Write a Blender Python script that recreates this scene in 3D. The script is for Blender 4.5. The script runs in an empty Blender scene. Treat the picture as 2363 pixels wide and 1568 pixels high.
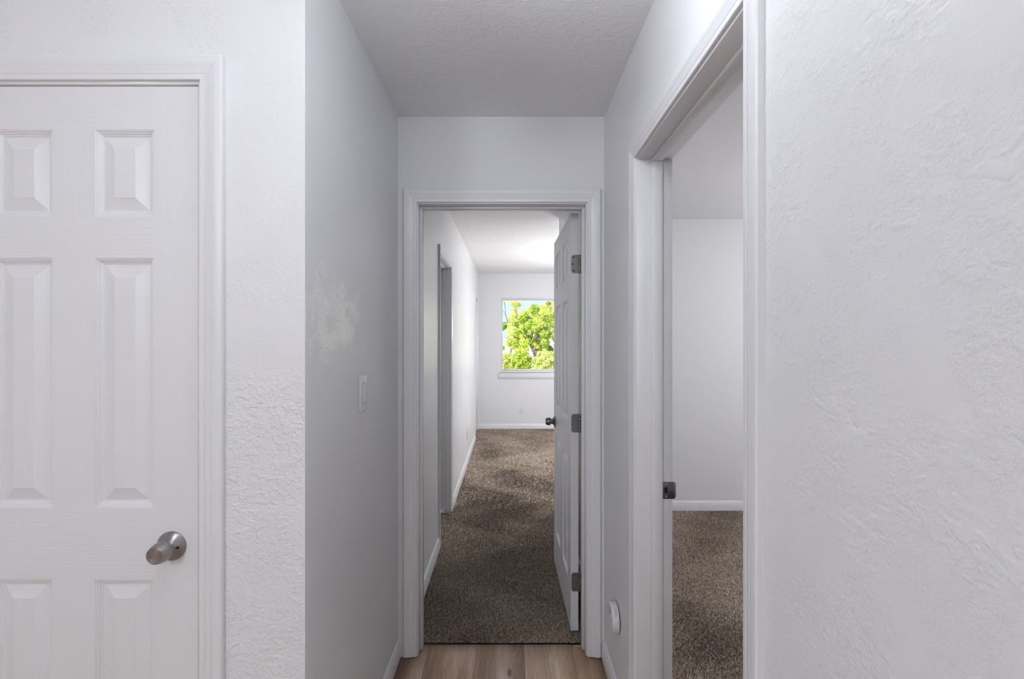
import bpy, bmesh, math, random
import numpy as np
from mathutils import Vector, Matrix

# ------------------------------------------------------------------ camera, world, sun, exposure
SC = bpy.context.scene
COL = SC.collection
EYE = 1.438
F = 1105.0                      # focal length in pixels of the 2363 px wide frame
cam_d = bpy.data.cameras.new('camera')
cam_d.sensor_fit = 'HORIZONTAL'
cam_d.sensor_width = 36.0
cam_d.lens = 36.0 * F / 2363.0
cam_d.shift_x = (1181.5 - 1174.0) / 2363.0
cam_d.shift_y = (782.0 - 784.0) / 2363.0
cam_d.clip_start = 0.02
cam = bpy.data.objects.new('camera', cam_d)
COL.objects.link(cam)
cam.location = (0, 0, EYE)
cam.rotation_euler = (math.pi / 2, 0, 0)
SC.camera = cam

world = bpy.data.worlds.new('world')
SC.world = world
world.use_nodes = True
bg = world.node_tree.nodes['Background']
bg.inputs[0].default_value = (0.68, 0.85, 1.0, 1)
bg.inputs[1].default_value = 1.20

sun_d = bpy.data.lights.new('sun', 'SUN')
sun_d.energy = 12.0
sun_d.angle = math.radians(0.6)
sun_d.color = (1.0, 0.95, 0.86)
sun = bpy.data.objects.new('sun', sun_d)
COL.objects.link(sun)
sun.rotation_euler = Vector((0.55, 0.75, -0.95)).to_track_quat('-Z', 'Y').to_euler()
sun.location = (-20, -20, 40)

SC.view_settings.view_transform = 'Standard'
SC.view_settings.look = 'None'
SC.view_settings.exposure = 0.0
SC.view_settings.gamma = 1.0
SC.view_settings.use_curve_mapping = False
SC.cycles.diffuse_bounces = 4
SC.cycles.glossy_bounces = 2
SC.cycles.max_bounces = 8

LAMP_COL = (0.972, 0.975, 1.0)
LAMP_COOL = (0.905, 0.955, 1.02)
FILL_LIVING, L_NEAR, FILL_HALL, FILL_BED, FILL_SIDE = 55.0, 18.0, 42.0, 106.0, 34.0

rng = random.Random(7)
nrng = np.random.default_rng(11)

# ------------------------------------------------------------------ helpers
def tag(o, label=None, cat=None, kind=None, group=None):
    if label: o['label'] = label
    if cat: o['category'] = cat
    if kind: o['kind'] = kind
    if group: o['group'] = group
    return o

def link(o, parent=None):
    COL.objects.link(o)
    if parent is not None:
        o.parent = parent
    return o

def empty(name, loc=(0, 0, 0), rz=0.0, parent=None):
    o = bpy.data.objects.new(name, None)
    o.empty_display_size = 0.1
    o.location = loc
    o.rotation_euler = (0, 0, rz)
    return link(o, parent)

def mesh_data(name, verts, faces, mat, smooth=False, recalc=True):
    me = bpy.data.meshes.new(name)
    me.from_pydata([tuple(v) for v in verts], [], [tuple(f) for f in faces])
    if recalc:
        bm = bmesh.new(); bm.from_mesh(me)
        bmesh.ops.recalc_face_normals(bm, faces=bm.faces)
        bm.to_mesh(me); bm.free()
    if smooth:
        me.polygons.foreach_set('use_smooth', [True] * len(me.polygons))
    if mat: me.materials.append(mat)
    me.update()
    return me

def obj(name, verts, faces, mat, parent=None, smooth=False, recalc=True):
    return link(bpy.data.objects.new(name, mesh_data(name, verts, faces, mat, smooth, recalc)), parent)

def box_vf(x0, x1, y0, y1, z0, z1):
    v = [(x0, y0, z0), (x1, y0, z0), (x1, y1, z0), (x0, y1, z0), (x0, y0, z1), (x1, y0, z1), (x1, y1, z1), (x0, y1, z1)]
    f = [(0, 3, 2, 1), (4, 5, 6, 7), (0, 1, 5, 4), (1, 2, 6, 5), (2, 3, 7, 6), (3, 0, 4, 7)]
    return v, f

def join_vf(parts):
    V, Fc = [], []
    for v, f in parts:
        b = len(V); V += list(v); Fc += [tuple(i + b for i in q) for q in f]
    return V, Fc

def box(name, x0, x1, y0, y1, z0, z1, mat, parent=None, bevel=0.0, seg=2):
    v, f = box_vf(x0, x1, y0, y1, z0, z1)
    o = obj(name, v, f, mat, parent)
    if bevel: bevel_mesh(o.data, bevel, seg)
    return o

def bevel_mesh(me, w, seg=2):
    bm = bmesh.new(); bm.from_mesh(me)
    bmesh.ops.bevel(bm, geom=bm.edges[:] + bm.verts[:], offset=w, segments=seg, profile=0.5, affect='EDGES', clamp_overlap=True)
    bm.to_mesh(me); bm.free()
    for p in me.polygons: p.use_smooth = True
    try:
        me.set_sharp_from_angle(angle=math.radians(50))
    except Exception:
        pass

def prism(name, foot, z0, z1, mat, parent=None):
    n = len(foot)
    v = [(x, y, z0) for x, y in foot] + [(x, y, z1) for x, y in foot]
    f = [tuple(range(n))[::-1], tuple(range(n, 2 * n))] + [(i, (i + 1) % n, (i + 1) % n + n, i + n) for i in range(n)]
    return obj(name, v, f, mat, parent)

def lathe_vf(profile, n=48, closed_ends=True):
    """profile: list of (d, r) with d along local -Y."""
    V, Fc = [], []
    for d, r in profile:
        for k in range(n):
            a = 2 * math.pi * k / n
            V.append((r * math.cos(a), -d, r * math.sin(a)))
    for i in range(len(profile) - 1):
        for k in range(n):
            k2 = (k + 1) % n
            Fc.append((i * n + k, i * n + k2, (i + 1) * n + k2, (i + 1) * n + k))
    if closed_ends:
        Fc.append(tuple(range(n))[::-1])
        b = (len(profile) - 1) * n
        Fc.append(tuple(range(b, b + n)))
    return V, Fc

def smooth_by_angle(o, deg=35):
    for p in o.data.polygons: p.use_smooth = True
    try:
        o.data.set_sharp_from_angle(angle=math.radians(deg))
    except Exception:
        pass
    return o

# ------------------------------------------------------------------ materials
class NT:
    def __init__(self, name):
        self.m = bpy.data.materials.new(name)
        self.m.use_nodes = True
        self.t = self.m.node_tree
        self.b = self.t.nodes['Principled BSDF']
    def n(self, typ, **kw):
        nd = self.t.nodes.new(typ)
        for k, v in kw.items(): setattr(nd, k, v)
        return nd
    def l(self, a, b): self.t.links.new(a, b)
    def coord(self, scale=(1, 1, 1), kind='Object', loc=(0, 0, 0)):
        tc = self.n('ShaderNodeTexCoord'); mp = self.n('ShaderNodeMapping')
        mp.inputs['Scale'].default_value = scale
        mp.inputs['Location'].default_value = loc
        self.l(tc.outputs[kind], mp.inputs[0])
        return mp.outputs[0]
    def noise(self, vec, scale, detail=3, rough=0.5, dist=0.0):
        nd = self.n('ShaderNodeTexNoise')
        nd.inputs['Scale'].default_value = scale; nd.inputs['Detail'].default_value = detail
        nd.inputs['Roughness'].default_value = rough; nd.inputs['Distortion'].default_value = dist
        self.l(vec, nd.inputs['Vector']); return nd.outputs['Fac']
    def ramp(self, fac, a, b, c0=0.0, c1=1.0, smooth=True):
        nd = self.n('ShaderNodeMapRange')
        nd.interpolation_type = 'SMOOTHSTEP' if smooth else 'LINEAR'
        nd.inputs['From Min'].default_value = a; nd.inputs['From Max'].default_value = b
        nd.inputs['To Min'].default_value = c0; nd.inputs['To Max'].default_value = c1
        self.l(fac, nd.inputs['Value']); return nd.outputs[0]
    def math(self, op, a, b=None, c=None):
        nd = self.n('ShaderNodeMath', operation=op)
        for i, x in enumerate((a, b, c)):
            if x is None: continue
            if isinstance(x, (int, float)): nd.inputs[i].default_value = x
            else: self.l(x, nd.inputs[i])
        return nd.outputs[0]
    def colramp(self, fac, stops):
        nd = self.n('ShaderNodeValToRGB')
        el = nd.color_ramp.elements
        while len(el) < len(stops): el.new(0.5)
        for e, (p, c) in zip(el, stops):
            e.position = p; e.color = (*c, 1)
        self.l(fac, nd.inputs[0]); return nd.outputs[0]
    def mix(self, fac, a, b, blend='MIX'):
        nd = self.n('ShaderNodeMix', data_type='RGBA', blend_type=blend)
        for s, x in ((nd.inputs[0], fac), (nd.inputs[6], a), (nd.inputs[7], b)):
            if isinstance(x, (int, float)): s.default_value = x
            elif isinstance(x, tuple): s.default_value = (*x, 1)
            else: self.l(x, s)
        return nd.outputs[2]
    def bump(self, h, strength=1.0, dist=0.001, prev=None):
        nd = self.n('ShaderNodeBump')
        nd.inputs['Strength'].default_value = strength; nd.inputs['Distance'].default_value = dist
        self.l(h, nd.inputs['Height'])
        if prev is not None: self.l(prev, nd.inputs['Normal'])
        return nd.outputs[0]
    def sep(self, vec):
        nd = self.n('ShaderNodeSeparateXYZ'); self.l(vec, nd.inputs[0]); return nd.outputs
    def set(self, base=None, rough=None, metal=None, normal=None, **kw):
        for k, v in (('Base Color', base), ('Roughness', rough), ('Metallic', metal), ('Normal', normal), *kw.items()):
            if v is None: continue
            s = self.b.inputs[k]
            if isinstance(v, tuple): s.default_value = (*v, 1) if len(v) == 3 else v
            elif isinstance(v, (int, float)): s.default_value = v
            else: self.l(v, s)
        return self.m

WHITE = (0.862, 0.862, 0.880)

def plaster(name, base=WHITE, rough=0.5, blob=60, blob_d=0.0005, patch=None, patch_lo=0.42, patch_hi=0.52, spot=None, spec=0.4):
    """Painted, hand-textured drywall: flattened mud blobs broken by trowelled smooth patches."""
    t = NT(name)
    v = t.coord()
    rg = rough
    hgt = t.ramp(t.noise(v, blob, 2.5, 0.62), 0.48, 0.56)
    if patch:
        mask = t.ramp(t.noise(v, patch, 2, 0.6), patch_lo, patch_hi)
    else:
        mask = None
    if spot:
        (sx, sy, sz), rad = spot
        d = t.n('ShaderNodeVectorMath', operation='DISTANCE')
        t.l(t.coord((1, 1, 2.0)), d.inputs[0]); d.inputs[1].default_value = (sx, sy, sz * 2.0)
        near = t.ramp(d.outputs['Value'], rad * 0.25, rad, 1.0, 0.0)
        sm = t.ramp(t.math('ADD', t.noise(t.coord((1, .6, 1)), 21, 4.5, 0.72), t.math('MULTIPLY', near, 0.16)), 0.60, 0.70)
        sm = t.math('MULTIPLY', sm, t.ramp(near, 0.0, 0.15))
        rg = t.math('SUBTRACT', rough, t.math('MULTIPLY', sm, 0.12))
        base = t.mix(t.math('MULTIPLY', sm, 0.85), base, (0.97, 0.97, 0.965))  # sheen of the smooth patches painted in as a lighter base colour
    if mask is not None: hgt = t.math('MULTIPLY', hgt, mask)
    nb = t.bump(hgt, 1.0, blob_d) if blob_d else None
    return t.set(base=base, rough=rg, normal=nb, **{'Specular IOR Level': spec})

M = {}
M['wall_front'] = plaster('wall_front_paint', blob=85, blob_d=0.0005, patch=5, patch_lo=0.46, patch_hi=0.54)
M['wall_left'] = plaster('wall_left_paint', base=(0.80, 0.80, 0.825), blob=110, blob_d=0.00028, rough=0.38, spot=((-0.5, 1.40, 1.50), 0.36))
M['wall_right'] = plaster('wall_right_paint', blob=150, blob_d=0.00012, rough=0.45, patch=7, patch_lo=0.34, patch_hi=0.55)
M['wall_relief'] = plaster('wall_relief_paint', blob=230, blob_d=0.00022, rough=0.45, patch=9, patch_lo=.36, patch_hi=.56)
M['wall_far'] = plaster('wall_plain_paint', blob=60, blob_d=0.0, spec=0.0)
M['wall'] = plaster('wall_paint', blob=110, blob_d=0.0003, rough=0.33)
M['wall_end'] = plaster('wall_end_paint', blob=60, blob_d=0.0, spec=0.0)
M['ceiling'] = plaster('ceiling_paint', base=(0.90, 0.90, 0.915), blob=40, blob_d=0.0006, spec=0.0)
M['ceiling_trowel'] = plaster('ceiling_trowelled_paint', base=(0.93, 0.93, 0.935), blob=22, blob_d=0.0016, patch=2.2, spec=0.0)

def paint(name, base=(0.862, 0.862, 0.880), rough=0.32, scale=(60, 60, 3), d=0.00004):
    t = NT(name)
    n1 = t.noise(t.coord(scale), 1.0, 1)
    return t.set(base=base, rough=t.ramp(n1, 0.3, 0.7, rough - .03, rough + .03, False))
M['trim'] = paint('trim_gloss_paint')
M['trim_h'] = paint('trim_gloss_paint_level', scale=(3, 3, 60))

def door_paint(name, scale, d):
    t = NT(name)
    v = t.coord(scale)
    g = t.noise(v, 1.0, 2.5, 0.65, 0.6)
    nb = t.bump(g, 1.0, d)
    return t.set(base=(0.845, 0.845, 0.862), rough=0.36, normal=nb)
M['grain_v'] = door_paint('door_paint_upright_grain', (190, 190, 5), 0.00035)
M['grain_h'] = door_paint('door_paint_level_grain', (5, 190, 190), 0.0006)

def metal(name, base, rough, aniso=0.0, axis='Y', bump=0.0):
    t = NT(name)
    kw = {}
    if aniso:
        tg = t.n('ShaderNodeTangent', direction_type='RADIAL', axis=axis)
        kw['Tangent'] = tg.outputs[0]; kw['Anisotropic'] = aniso; kw['Anisotropic Rotation'] = 0.25
    nz = t.ramp(t.noise(t.coord((40, 40, 40)), 1.0, 4), 0.3, 0.7, rough * 0.85, rough * 1.15)
    return t.set(base=base, rough=nz, metal=1.0, **kw)
M['nickel'] = metal('brushed_nickel', (0.36, 0.355, 0.345), 0.32, 0.85)
M['dark_nickel'] = metal('dark_satin_nickel', (0.20, 0.21, 0.22), 0.28, 0.4)
M['hinge'] = metal('hinge_steel', (0.30, 0.285, 0.27), 0.42)
M['strike'] = metal('strike_steel', (0.21, 0.215, 0.23), 0.38)

def plain(name, base, rough=0.5, bump=0.0, **kw):
    t = NT(name)
    v = t.coord()
    c = t.mix(t.ramp(t.noise(v, 30, 3), 0.3, 0.7), tuple(x * 0.97 for x in base), base)
    return t.set(base=c, rough=rough, **kw)
M['black'] = plain('dark_hole', (0.006, 0.006, 0.006), 0.7)
M['plastic'] = plain('white_plastic', (0.82, 0.82, 0.83), 0.28)
M['plastic_print'] = plain('grey_print', (0.35, 0.35, 0.38), 0.5)
M['vinyl'] = plain('white_vinyl', (0.82, 0.83, 0.86), 0.3)
M['subfloor'] = plain('subfloor', (0.10, 0.08, 0.06), 0.9)
M['lamp_metal'] = metal('lamp_metal', (0.6, 0.6, 0.6), 0.3)

def glow(name, strength, col):
    t = NT(name)
    return t.set(base=(0.9, 0.9, 0.9), rough=0.3, **{'Emission Color': col, 'Emission Strength': strength})

def wood():
    t = NT('oak_plank')
    oi = t.n('ShaderNodeObjectInfo')
    tc = t.n('ShaderNodeTexCoord')
    off = t.n('ShaderNodeVectorMath', operation='MULTIPLY_ADD')
    cmb = t.n('ShaderNodeCombineXYZ')
    t.l(oi.outputs['Random'], cmb.inputs[0]); t.l(oi.outputs['Random'], cmb.inputs[1]); t.l(oi.outputs['Random'], cmb.inputs[2])
    t.l(cmb.outputs[0], off.inputs[0]); off.inputs[1].default_value = (37, 91, 13); t.l(tc.outputs['Object'], off.inputs[2])
    mp = t.n('ShaderNodeMapping'); mp.inputs['Scale'].default_value = (1, 0.12, 1); t.l(off.outputs[0], mp.inputs[0])
    v = mp.outputs[0]
    # knots: sparse cells whose distance bends the grain lines into eyes
    vk = t.n('ShaderNodeMapping'); vk.inputs['Scale'].default_value = (1, 0.33, 1); t.l(off.outputs[0], vk.inputs[0])
    vo = t.n('ShaderNodeTexVoronoi'); vo.inputs['Scale'].default_value = 4.2; t.l(vk.outputs[0], vo.inputs['Vector'])
    eye = t.ramp(vo.outputs['Distance'], 0.0, 0.30, 1.0, 0.0)
    sx = t.sep(v)[0]
    warp = t.math('ADD', t.math('MULTIPLY', t.noise(v, 14, 3), 0.05), t.math('MULTIPLY', eye, 0.045))
    lines = t.math('SINE', t.math('MULTIPLY', t.math('ADD', sx, warp), 560))
    fine = t.noise(v, 140, 4, 0.65)
    broad = t.noise(v, 11, 3, 0.6)
    fac = t.math('ADD', t.math('MULTIPLY', broad, 0.75), t.math('ADD', t.math('MULTIPLY', fine, 0.28), t.math('MULTIPLY', lines, 0.035)))
    c = t.colramp(fac, [(0.30, (0.095, 0.062, 0.040)), (0.50, (0.205, 0.145, 0.102)), (0.75, (0.36, 0.285, 0.225))])
    c = t.mix(1.0, c, oi.outputs['Color'], 'MULTIPLY')
    core = t.ramp(vo.outputs['Distance'], 0.02, 0.06, 1.0, 0.0)
    c = t.mix(t.math('MULTIPLY', core, 0.8), c, (0.03, 0.022, 0.016))
    nb = t.bump(t.math('ADD', fine, t.math('MULTIPLY', lines, 0.2)), 0.5, 0.0003)
    return t.set(base=c, rough=0.42, normal=nb)
M['wood'] = wood()

def carpet_mat():
    t = NT('carpet_pile')
    at = t.n('ShaderNodeAttribute', attribute_name='tint')
    c = t.colramp(at.outputs['Fac'], [(0.0, (0.115, 0.090, 0.070)), (0.45, (0.38, 0.305, 0.243)), (0.8, (0.62, 0.51, 0.42)), (1.0, (0.84, 0.73, 0.62))])
    return t.set(base=c, rough=0.95, **{'Specular IOR Level': 0.0})
M['carpet'] = carpet_mat()

def glass_mat():
    t = NT('window_glass')
    tr = t.n('ShaderNodeBsdfTransparent'); tr.inputs[0].default_value = (0.97, 0.99, 0.98, 1)
    gl = t.n('ShaderNodeBsdfGlossy'); gl.inputs['Roughness'].default_value = 0.02
    fr = t.n('ShaderNodeFresnel'); fr.inputs[0].default_value = 1.3
    mx = t.n('ShaderNodeMixShader')
    t.l(fr.outputs[0], mx.inputs[0]); t.l(tr.outputs[0], mx.inputs[1]); t.l(gl.outputs[0], mx.inputs[2])
    t.l(mx.outputs[0], t.t.nodes['Material Output'].inputs[0])
    return t.m
M['glass'] = glass_mat()

def leaf_mat(name, a, b, c):
    t = NT(name)
    at = t.n('ShaderNodeAttribute', attribute_name='tint')
    col = t.colramp(at.outputs['Fac'], [(0.0, a), (0.5, b), (1.0, c)])
    tl = t.n('ShaderNodeBsdfTranslucent'); t.l(col, tl.inputs[0])
    mx = t.n('ShaderNodeMixShader'); mx.inputs[0].default_value = 0.45
    t.set(base=col, rough=0.5)
    t.l(t.b.outputs[0], mx.inputs[1]); t.l(tl.outputs[0], mx.inputs[2])
    t.l(mx.outputs[0], t.t.nodes['Material Output'].inputs[0])
    return t.m
M['leaf_yellow'] = leaf_mat('yellow_green_leaf', (0.26, 0.34, 0.06), (0.64, 0.74, 0.19), (0.92, 0.93, 0.46))
M['leaf_green'] = leaf_mat('fresh_green_leaf', (0.15, 0.24, 0.03), (0.47, 0.60, 0.07), (0.84, 0.87, 0.22))

def bark():
    t = NT('bark')
    n = t.noise(t.coord((30, 30, 6)), 1.0, 4, 0.7)
    return t.set(base=t.colramp(n, [(0.3, (0.10, 0.07, 0.06)), (0.7, (0.34, 0.25, 0.22))]), rough=0.9, normal=t.bump(n, 1, 0.01))
M['bark'] = bark()
M['ground'] = plain('pale_concrete', (0.66, 0.60, 0.55), 0.9)
M['stucco'] = plain('pale_stucco', (0.62, 0.55, 0.55), 0.9)
M['roof'] = plain('brown_shingle', (0.30, 0.18, 0.13), 0.9)
M['house_wall'] = plain('grey_siding', (0.42, 0.40, 0.45), 0.8)

# ------------------------------------------------------------------ the place: main dimensions (metres; x right, y away, z up)
XL, XR = -0.50, 0.43            # hall side walls
YF = 1.1755                     # wall with the closed door, facing the camera
YE, YE2 = 2.162, 2.282          # end wall of the hall, near and far face
XB = -0.479                     # left wall of the far bedroom
YB = 7.57                       # window wall of the far bedroom
XS = 0.55                       # right room, near face
YS, YS2 = 3.975, 4.09           # right room, far wall
XX = 3.4                        # far right outer wall
H, HB, HS = 2.44, 2.465, 2.43
ZC = 0.006                      # carpet backing

# door openings (inner faces of the jambs)
D1 = dict(u0=-1.380, u1=-0.762, top=2.0625)       # closed door, in the wall facing the camera
D2 = dict(u0=-0.408, u1=0.348, top=2.047)         # end of the hall
D3 = dict(u0=0.868, u1=1.609, top=2.042)          # right wall
D4 = dict(u0=3.315, u1=3.925, top=2.018)          # bedroom left wall
D5 = dict(u0=6.78, u1=7.48, top=2.030)            # bedroom left wall, by the window
JT = 0.018

# ------------------------------------------------------------------ walls
def wall_boxes(name, boxes, mat, label):
    v, f = join_vf([box_vf(*b) for b in boxes])
    return tag(obj(name, v, f, mat), label, 'wall', 'structure')

def framed(axis, a0, a1, t0, t1, z1, holes):
    """Boxes of a wall running along axis from a0 to a1, thickness t0..t1, with door holes (u0,u1,ztop) or window holes (u0,u1,zlo,zhi)."""
    out, p = [], a0
    def B(u0, u1, za, zb):
        out.append((u0, u1, t0, t1, za, zb) if axis == 'x' else (t0, t1, u0, u1, za, zb))
    for h in holes:
        B(p, h[0], 0, z1)
        if len(h) == 3: B(h[0], h[1], h[2], z1)
        else:
            B(h[0], h[1], 0, h[2]); B(h[0], h[1], h[3], z1)
        p = h[1]
    B(p, a1, 0, z1)
    return out
def hole(d): return (d['u0'] - JT, d['u1'] + JT, d['top'] + JT)

# modelled plaster relief (knockdown mud) for the two walls nearest the camera
def vnoise(x, y, seed):
    g = np.random.default_rng(seed).random((257, 257))
    xi, yi = np.floor(x).astype(int), np.floor(y).astype(int)
    fx, fy = x - xi, y - yi
    fx = fx * fx * fx * (fx * (fx * 6 - 15) + 10); fy = fy * fy * fy * (fy * (fy * 6 - 15) + 10)
    a, b, c, d = g[xi % 256, yi % 256], g[(xi + 1) % 256, yi % 256], g[xi % 256, (yi + 1) % 256], g[(xi + 1) % 256, (yi + 1) % 256]
    return (a * (1 - fx) + b * fx) * (1 - fy) + (c * (1 - fx) + d * fx) * fy
def fbm(x, y, seed, octv=4, gain=.5):
    t, amp, tot = 0, 1.0, 0
    for k in range(octv):
        t = t + amp * vnoise(x * 2 ** k + 17.3 * k, y * 2 ** k + 5.1 * k, seed + k); tot += amp; amp *= gain
    return t / tot
def sstep(a, b, x):
    t = np.clip((x - a) / (b - a), 0, 1); return t * t * (3 - 2 * t)

def relief(u0, u1, v0, v1, step, hfun, to_world):
    nu, nv = int((u1 - u0) / step) + 1, int((v1 - v0) / step) + 1
    U, Vv = np.meshgrid(np.linspace(u0, u1, nu), np.linspace(v0, v1, nv))
    h = hfun(U, Vv)
    edge = np.minimum.reduce([U - u0, u1 - U, Vv - v0, v1 - Vv])
    h = h * np.clip(edge / .003, 0, 1) + .0002 * (edge > 0)
    P = np.stack(to_world(U, Vv, h), -1).reshape(-1, 3)
    i = (np.arange(nv - 1)[:, None] * nu + np.arange(nu - 1)[None]).ravel()
    Q = np.stack([i, i + 1, i + 1 + nu, i + nu], 1)
    return P, Q

def wall_with_relief(name, vf, P, Q, mats, label):
    v, f = vf
    nb = len(v)
    me = bpy.data.meshes.new(name)
    V = np.concatenate([np.array(v, float), P])
    loops = np.concatenate([np.array([i for q in f for i in q]), (Q + nb).ravel()])
    starts = np.concatenate([np.cumsum([0] + [len(q) for q in f])[:-1], np.arange(len(Q)) * 4 + sum(len(q) for q in f)])
    me.vertices.add(len(V)); me.vertices.foreach_set('co', V.ravel().astype(np.float32))
    me.loops.add(len(loops)); me.loops.foreach_set('vertex_index', loops.astype(np.int32))
    me.polygons.add(len(starts)); me.polygons.foreach_set('loop_start', starts.astype(np.int32))
    me.update(calc_edges=True)
    n = len(f)
    me.polygons.foreach_set('use_smooth', np.array([False] * n + [True] * len(Q)))
    me.polygons.foreach_set('material_index', np.array([0] * n + [1] * len(Q), dtype=np.int32))
    for m_ in mats: me.materials.append(m_)
    me.update()
    return tag(link(bpy.data.objects.new(name, me)), label, 'wall', 'structure')

def mud_front(x, z):
    zw = z + .05 * (fbm(x * 9, z * 9, 40, 3) - .5) + .03 * (fbm(x * 30, z * 30, 44, 3) - .5)
    amp = np.interp(zw, [.5, 1.33, 1.38, 1.40, 1.49, 1.52, 1.62, 1.645, 1.69, 1.72, 1.80, 1.84, 1.90, 2.05, 2.3], [1, 1, .7, .16, .14, 1.0, 1.0, .16, .14, .8, .75, .3, .7, .5, .3])
    patch = sstep(.34, .46, fbm(x * 12, z * 12, 47, 3))
    patch = np.where(zw < 1.38, np.maximum(patch, .75), patch)
    wx = x + .006 * (fbm(x * 60, z * 60, 50, 2) - .5); wz = z + .006 * (fbm(x * 60, z * 60, 53, 2) - .5)
    big = sstep(.505, .545, fbm(wx * 66, wz * 84, 60, 4, .6))
    small = sstep(.505, .56, fbm(wx * 150, wz * 180, 70, 3, .6))
    low = sstep(1.42, 1.30, zw)
    h = (.00085 * low + .00036) * big * (.55 + .45 * fbm(x * 40, z * 40, 90, 2)) + (.00026 + .00016 * low) * small
    return h * amp * patch + .00006 * fbm(x * 220, z * 220, 80, 2)

def mud_right(y, z):
    wy = y + .004 * (fbm(y * 70, z * 70, 120, 2) - .5); wz = z + .004 * (fbm(y * 70, z * 70, 123, 2) - .5)
    patch = sstep(.36, .52, fbm(y * 14, z * 14, 130, 4))
    big = sstep(.545, .58, fbm(wy * 80, wz * 105, 140, 4, .62))
    small = sstep(.53, .58, fbm(wy * 170, wz * 220, 150, 3, .6))
    return (.00042 * big + .00028 * small) * (.15 + .85 * patch) + .00004 * fbm(y * 240, z * 240, 160, 2)

# wall facing the camera: prism pieces, its right end mitred with the hall's left wall
h1 = hole(D1)
def prism_vf(foot, z0, z1):
    n = len(foot)
    v = [(x, y, z0) for x, y in foot] + [(x, y, z1) for x, y in foot]
    return v, [tuple(range(n))[::-1], tuple(range(n, 2 * n))] + [(i, (i + 1) % n, (i + 1) % n + n, i + n) for i in range(n)]
v, f = join_vf([prism_vf([(-3.2, YF), (h1[0], YF), (h1[0], YF + .12), (-3.2, YF + .12)], 0, H),
                prism_vf([(h1[0], YF), (h1[1], YF), (h1[1], YF + .12), (h1[0], YF + .12)], h1[2], H),
                prism_vf([(h1[1], YF), (XL, YF), (XL - .12, YF + .12), (h1[1], YF + .12)], 0, H)])
P_, Q_ = relief(-.705, XL, .55, 2.32, .0013, mud_front, lambda u, w, h: (u, YF - h, w))
wall_with_relief('wall_front', (v, f), P_, Q_, (M['wall_front'], M['wall_relief']), 'white wall with heavy knockdown texture around the closed panel door')
v, f = prism_vf([(XL, YF), (XL, YE2), (XL - .12, YE2), (XL - .12, YF + .12)], 0, H)
tag(obj('wall_left', v, f, M['wall_left']), 'shaded white wall on the hall left side with trowelled patches, their sheen painted lighter', 'wall', 'structure')
P_, Q_ = relief(.22, .806, .82, 2.06, .0015, mud_right, lambda u, w, h: (XR - h, u, w))
wall_with_relief('wall_right', join_vf([box_vf(*b) for b in framed('y', -3.5, YE2, XR, XS, H, [hole(D3)])]), P_, Q_[:, ::-1], (M['wall_right'], M['wall_relief']), 'white orange-peel wall on the hall right side with an open doorway')
wall_boxes('wall_end', framed('x', XL, XR, YE, YE2, H, [hole(D2)]), M['wall_end'], 'white end wall of the hall above and around the bedroom doorway')
wall_boxes('wall_bedroom_left', framed('y', YE2, YB, XB - .12, XB, HB, [hole(D4), hole(D5)]), M['wall'], 'long white left wall of the far bedroom')
WX0, WX1, WZ0, WZ1 = -0.116, 1.72, 0.924, 2.068
wall_boxes('wall_bedroom_back', framed('x', XB - .12, XX + .1, YB, YB + .14, HB, [(WX0, WX1, WZ0, WZ1)]), M['wall_end'], 'white far wall of the bedroom with the window')
wall_boxes('wall_bedroom_entry', [(XR, XS, YE2, YS, 0, HB)], M['wall'], 'white wall behind the open bedroom door')
wall_boxes('wall_side_room_back', [(XR, XX, YS, YS2, 0, HB)], M['wall_end'], 'plain white back wall seen through the right doorway')
wall_boxes('wall_outer_right', [(XX, XX + .12, -.6, YB, 0, HB)], M['wall_far'], 'white outer wall of the rooms on the right')
wall_boxes('wall_side_room_near', [(XS, XX, -.6, -.5, 0, HB)], M['wall_far'], 'white near wall of the room on the right')
wall_boxes('wall_living_back', [(-3.2, XR, -3.6, -3.5, 0, H)], M['wall_far'], 'white wall of the room behind the camera')
wall_boxes('wall_living_left', [(-3.3, -3.2, -3.6, YF + .12, 0, H)], M['wall_far'], 'white left wall of the room behind the camera')

tag(prism('ceiling', [(-3.3, -3.6), (XS, -3.6), (XS, YE2), (-3.3, YE2)], H, H + .1, M['ceiling']), 'grey-white ceiling of the hall', 'ceiling', 'structure')
tag(prism('ceiling_bedroom', [(XB - .12, YE2), (XS - .02, YE2), (XS - .02, YS + .05), (XX + .12, YS + .05), (XX + .12, YB + .14), (XB - .12, YB + .14)], HB, HB + .1, M['ceiling_trowel']), 'bright trowel-textured ceiling of the far bedroom', 'ceiling', 'structure')
tag(box('ceiling_side_room', XS - .02, XX + .1, -.6, YS + .05, HS, HS + .16, M['ceiling']), 'pale ceiling seen through the right doorway', 'ceiling', 'structure')

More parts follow.
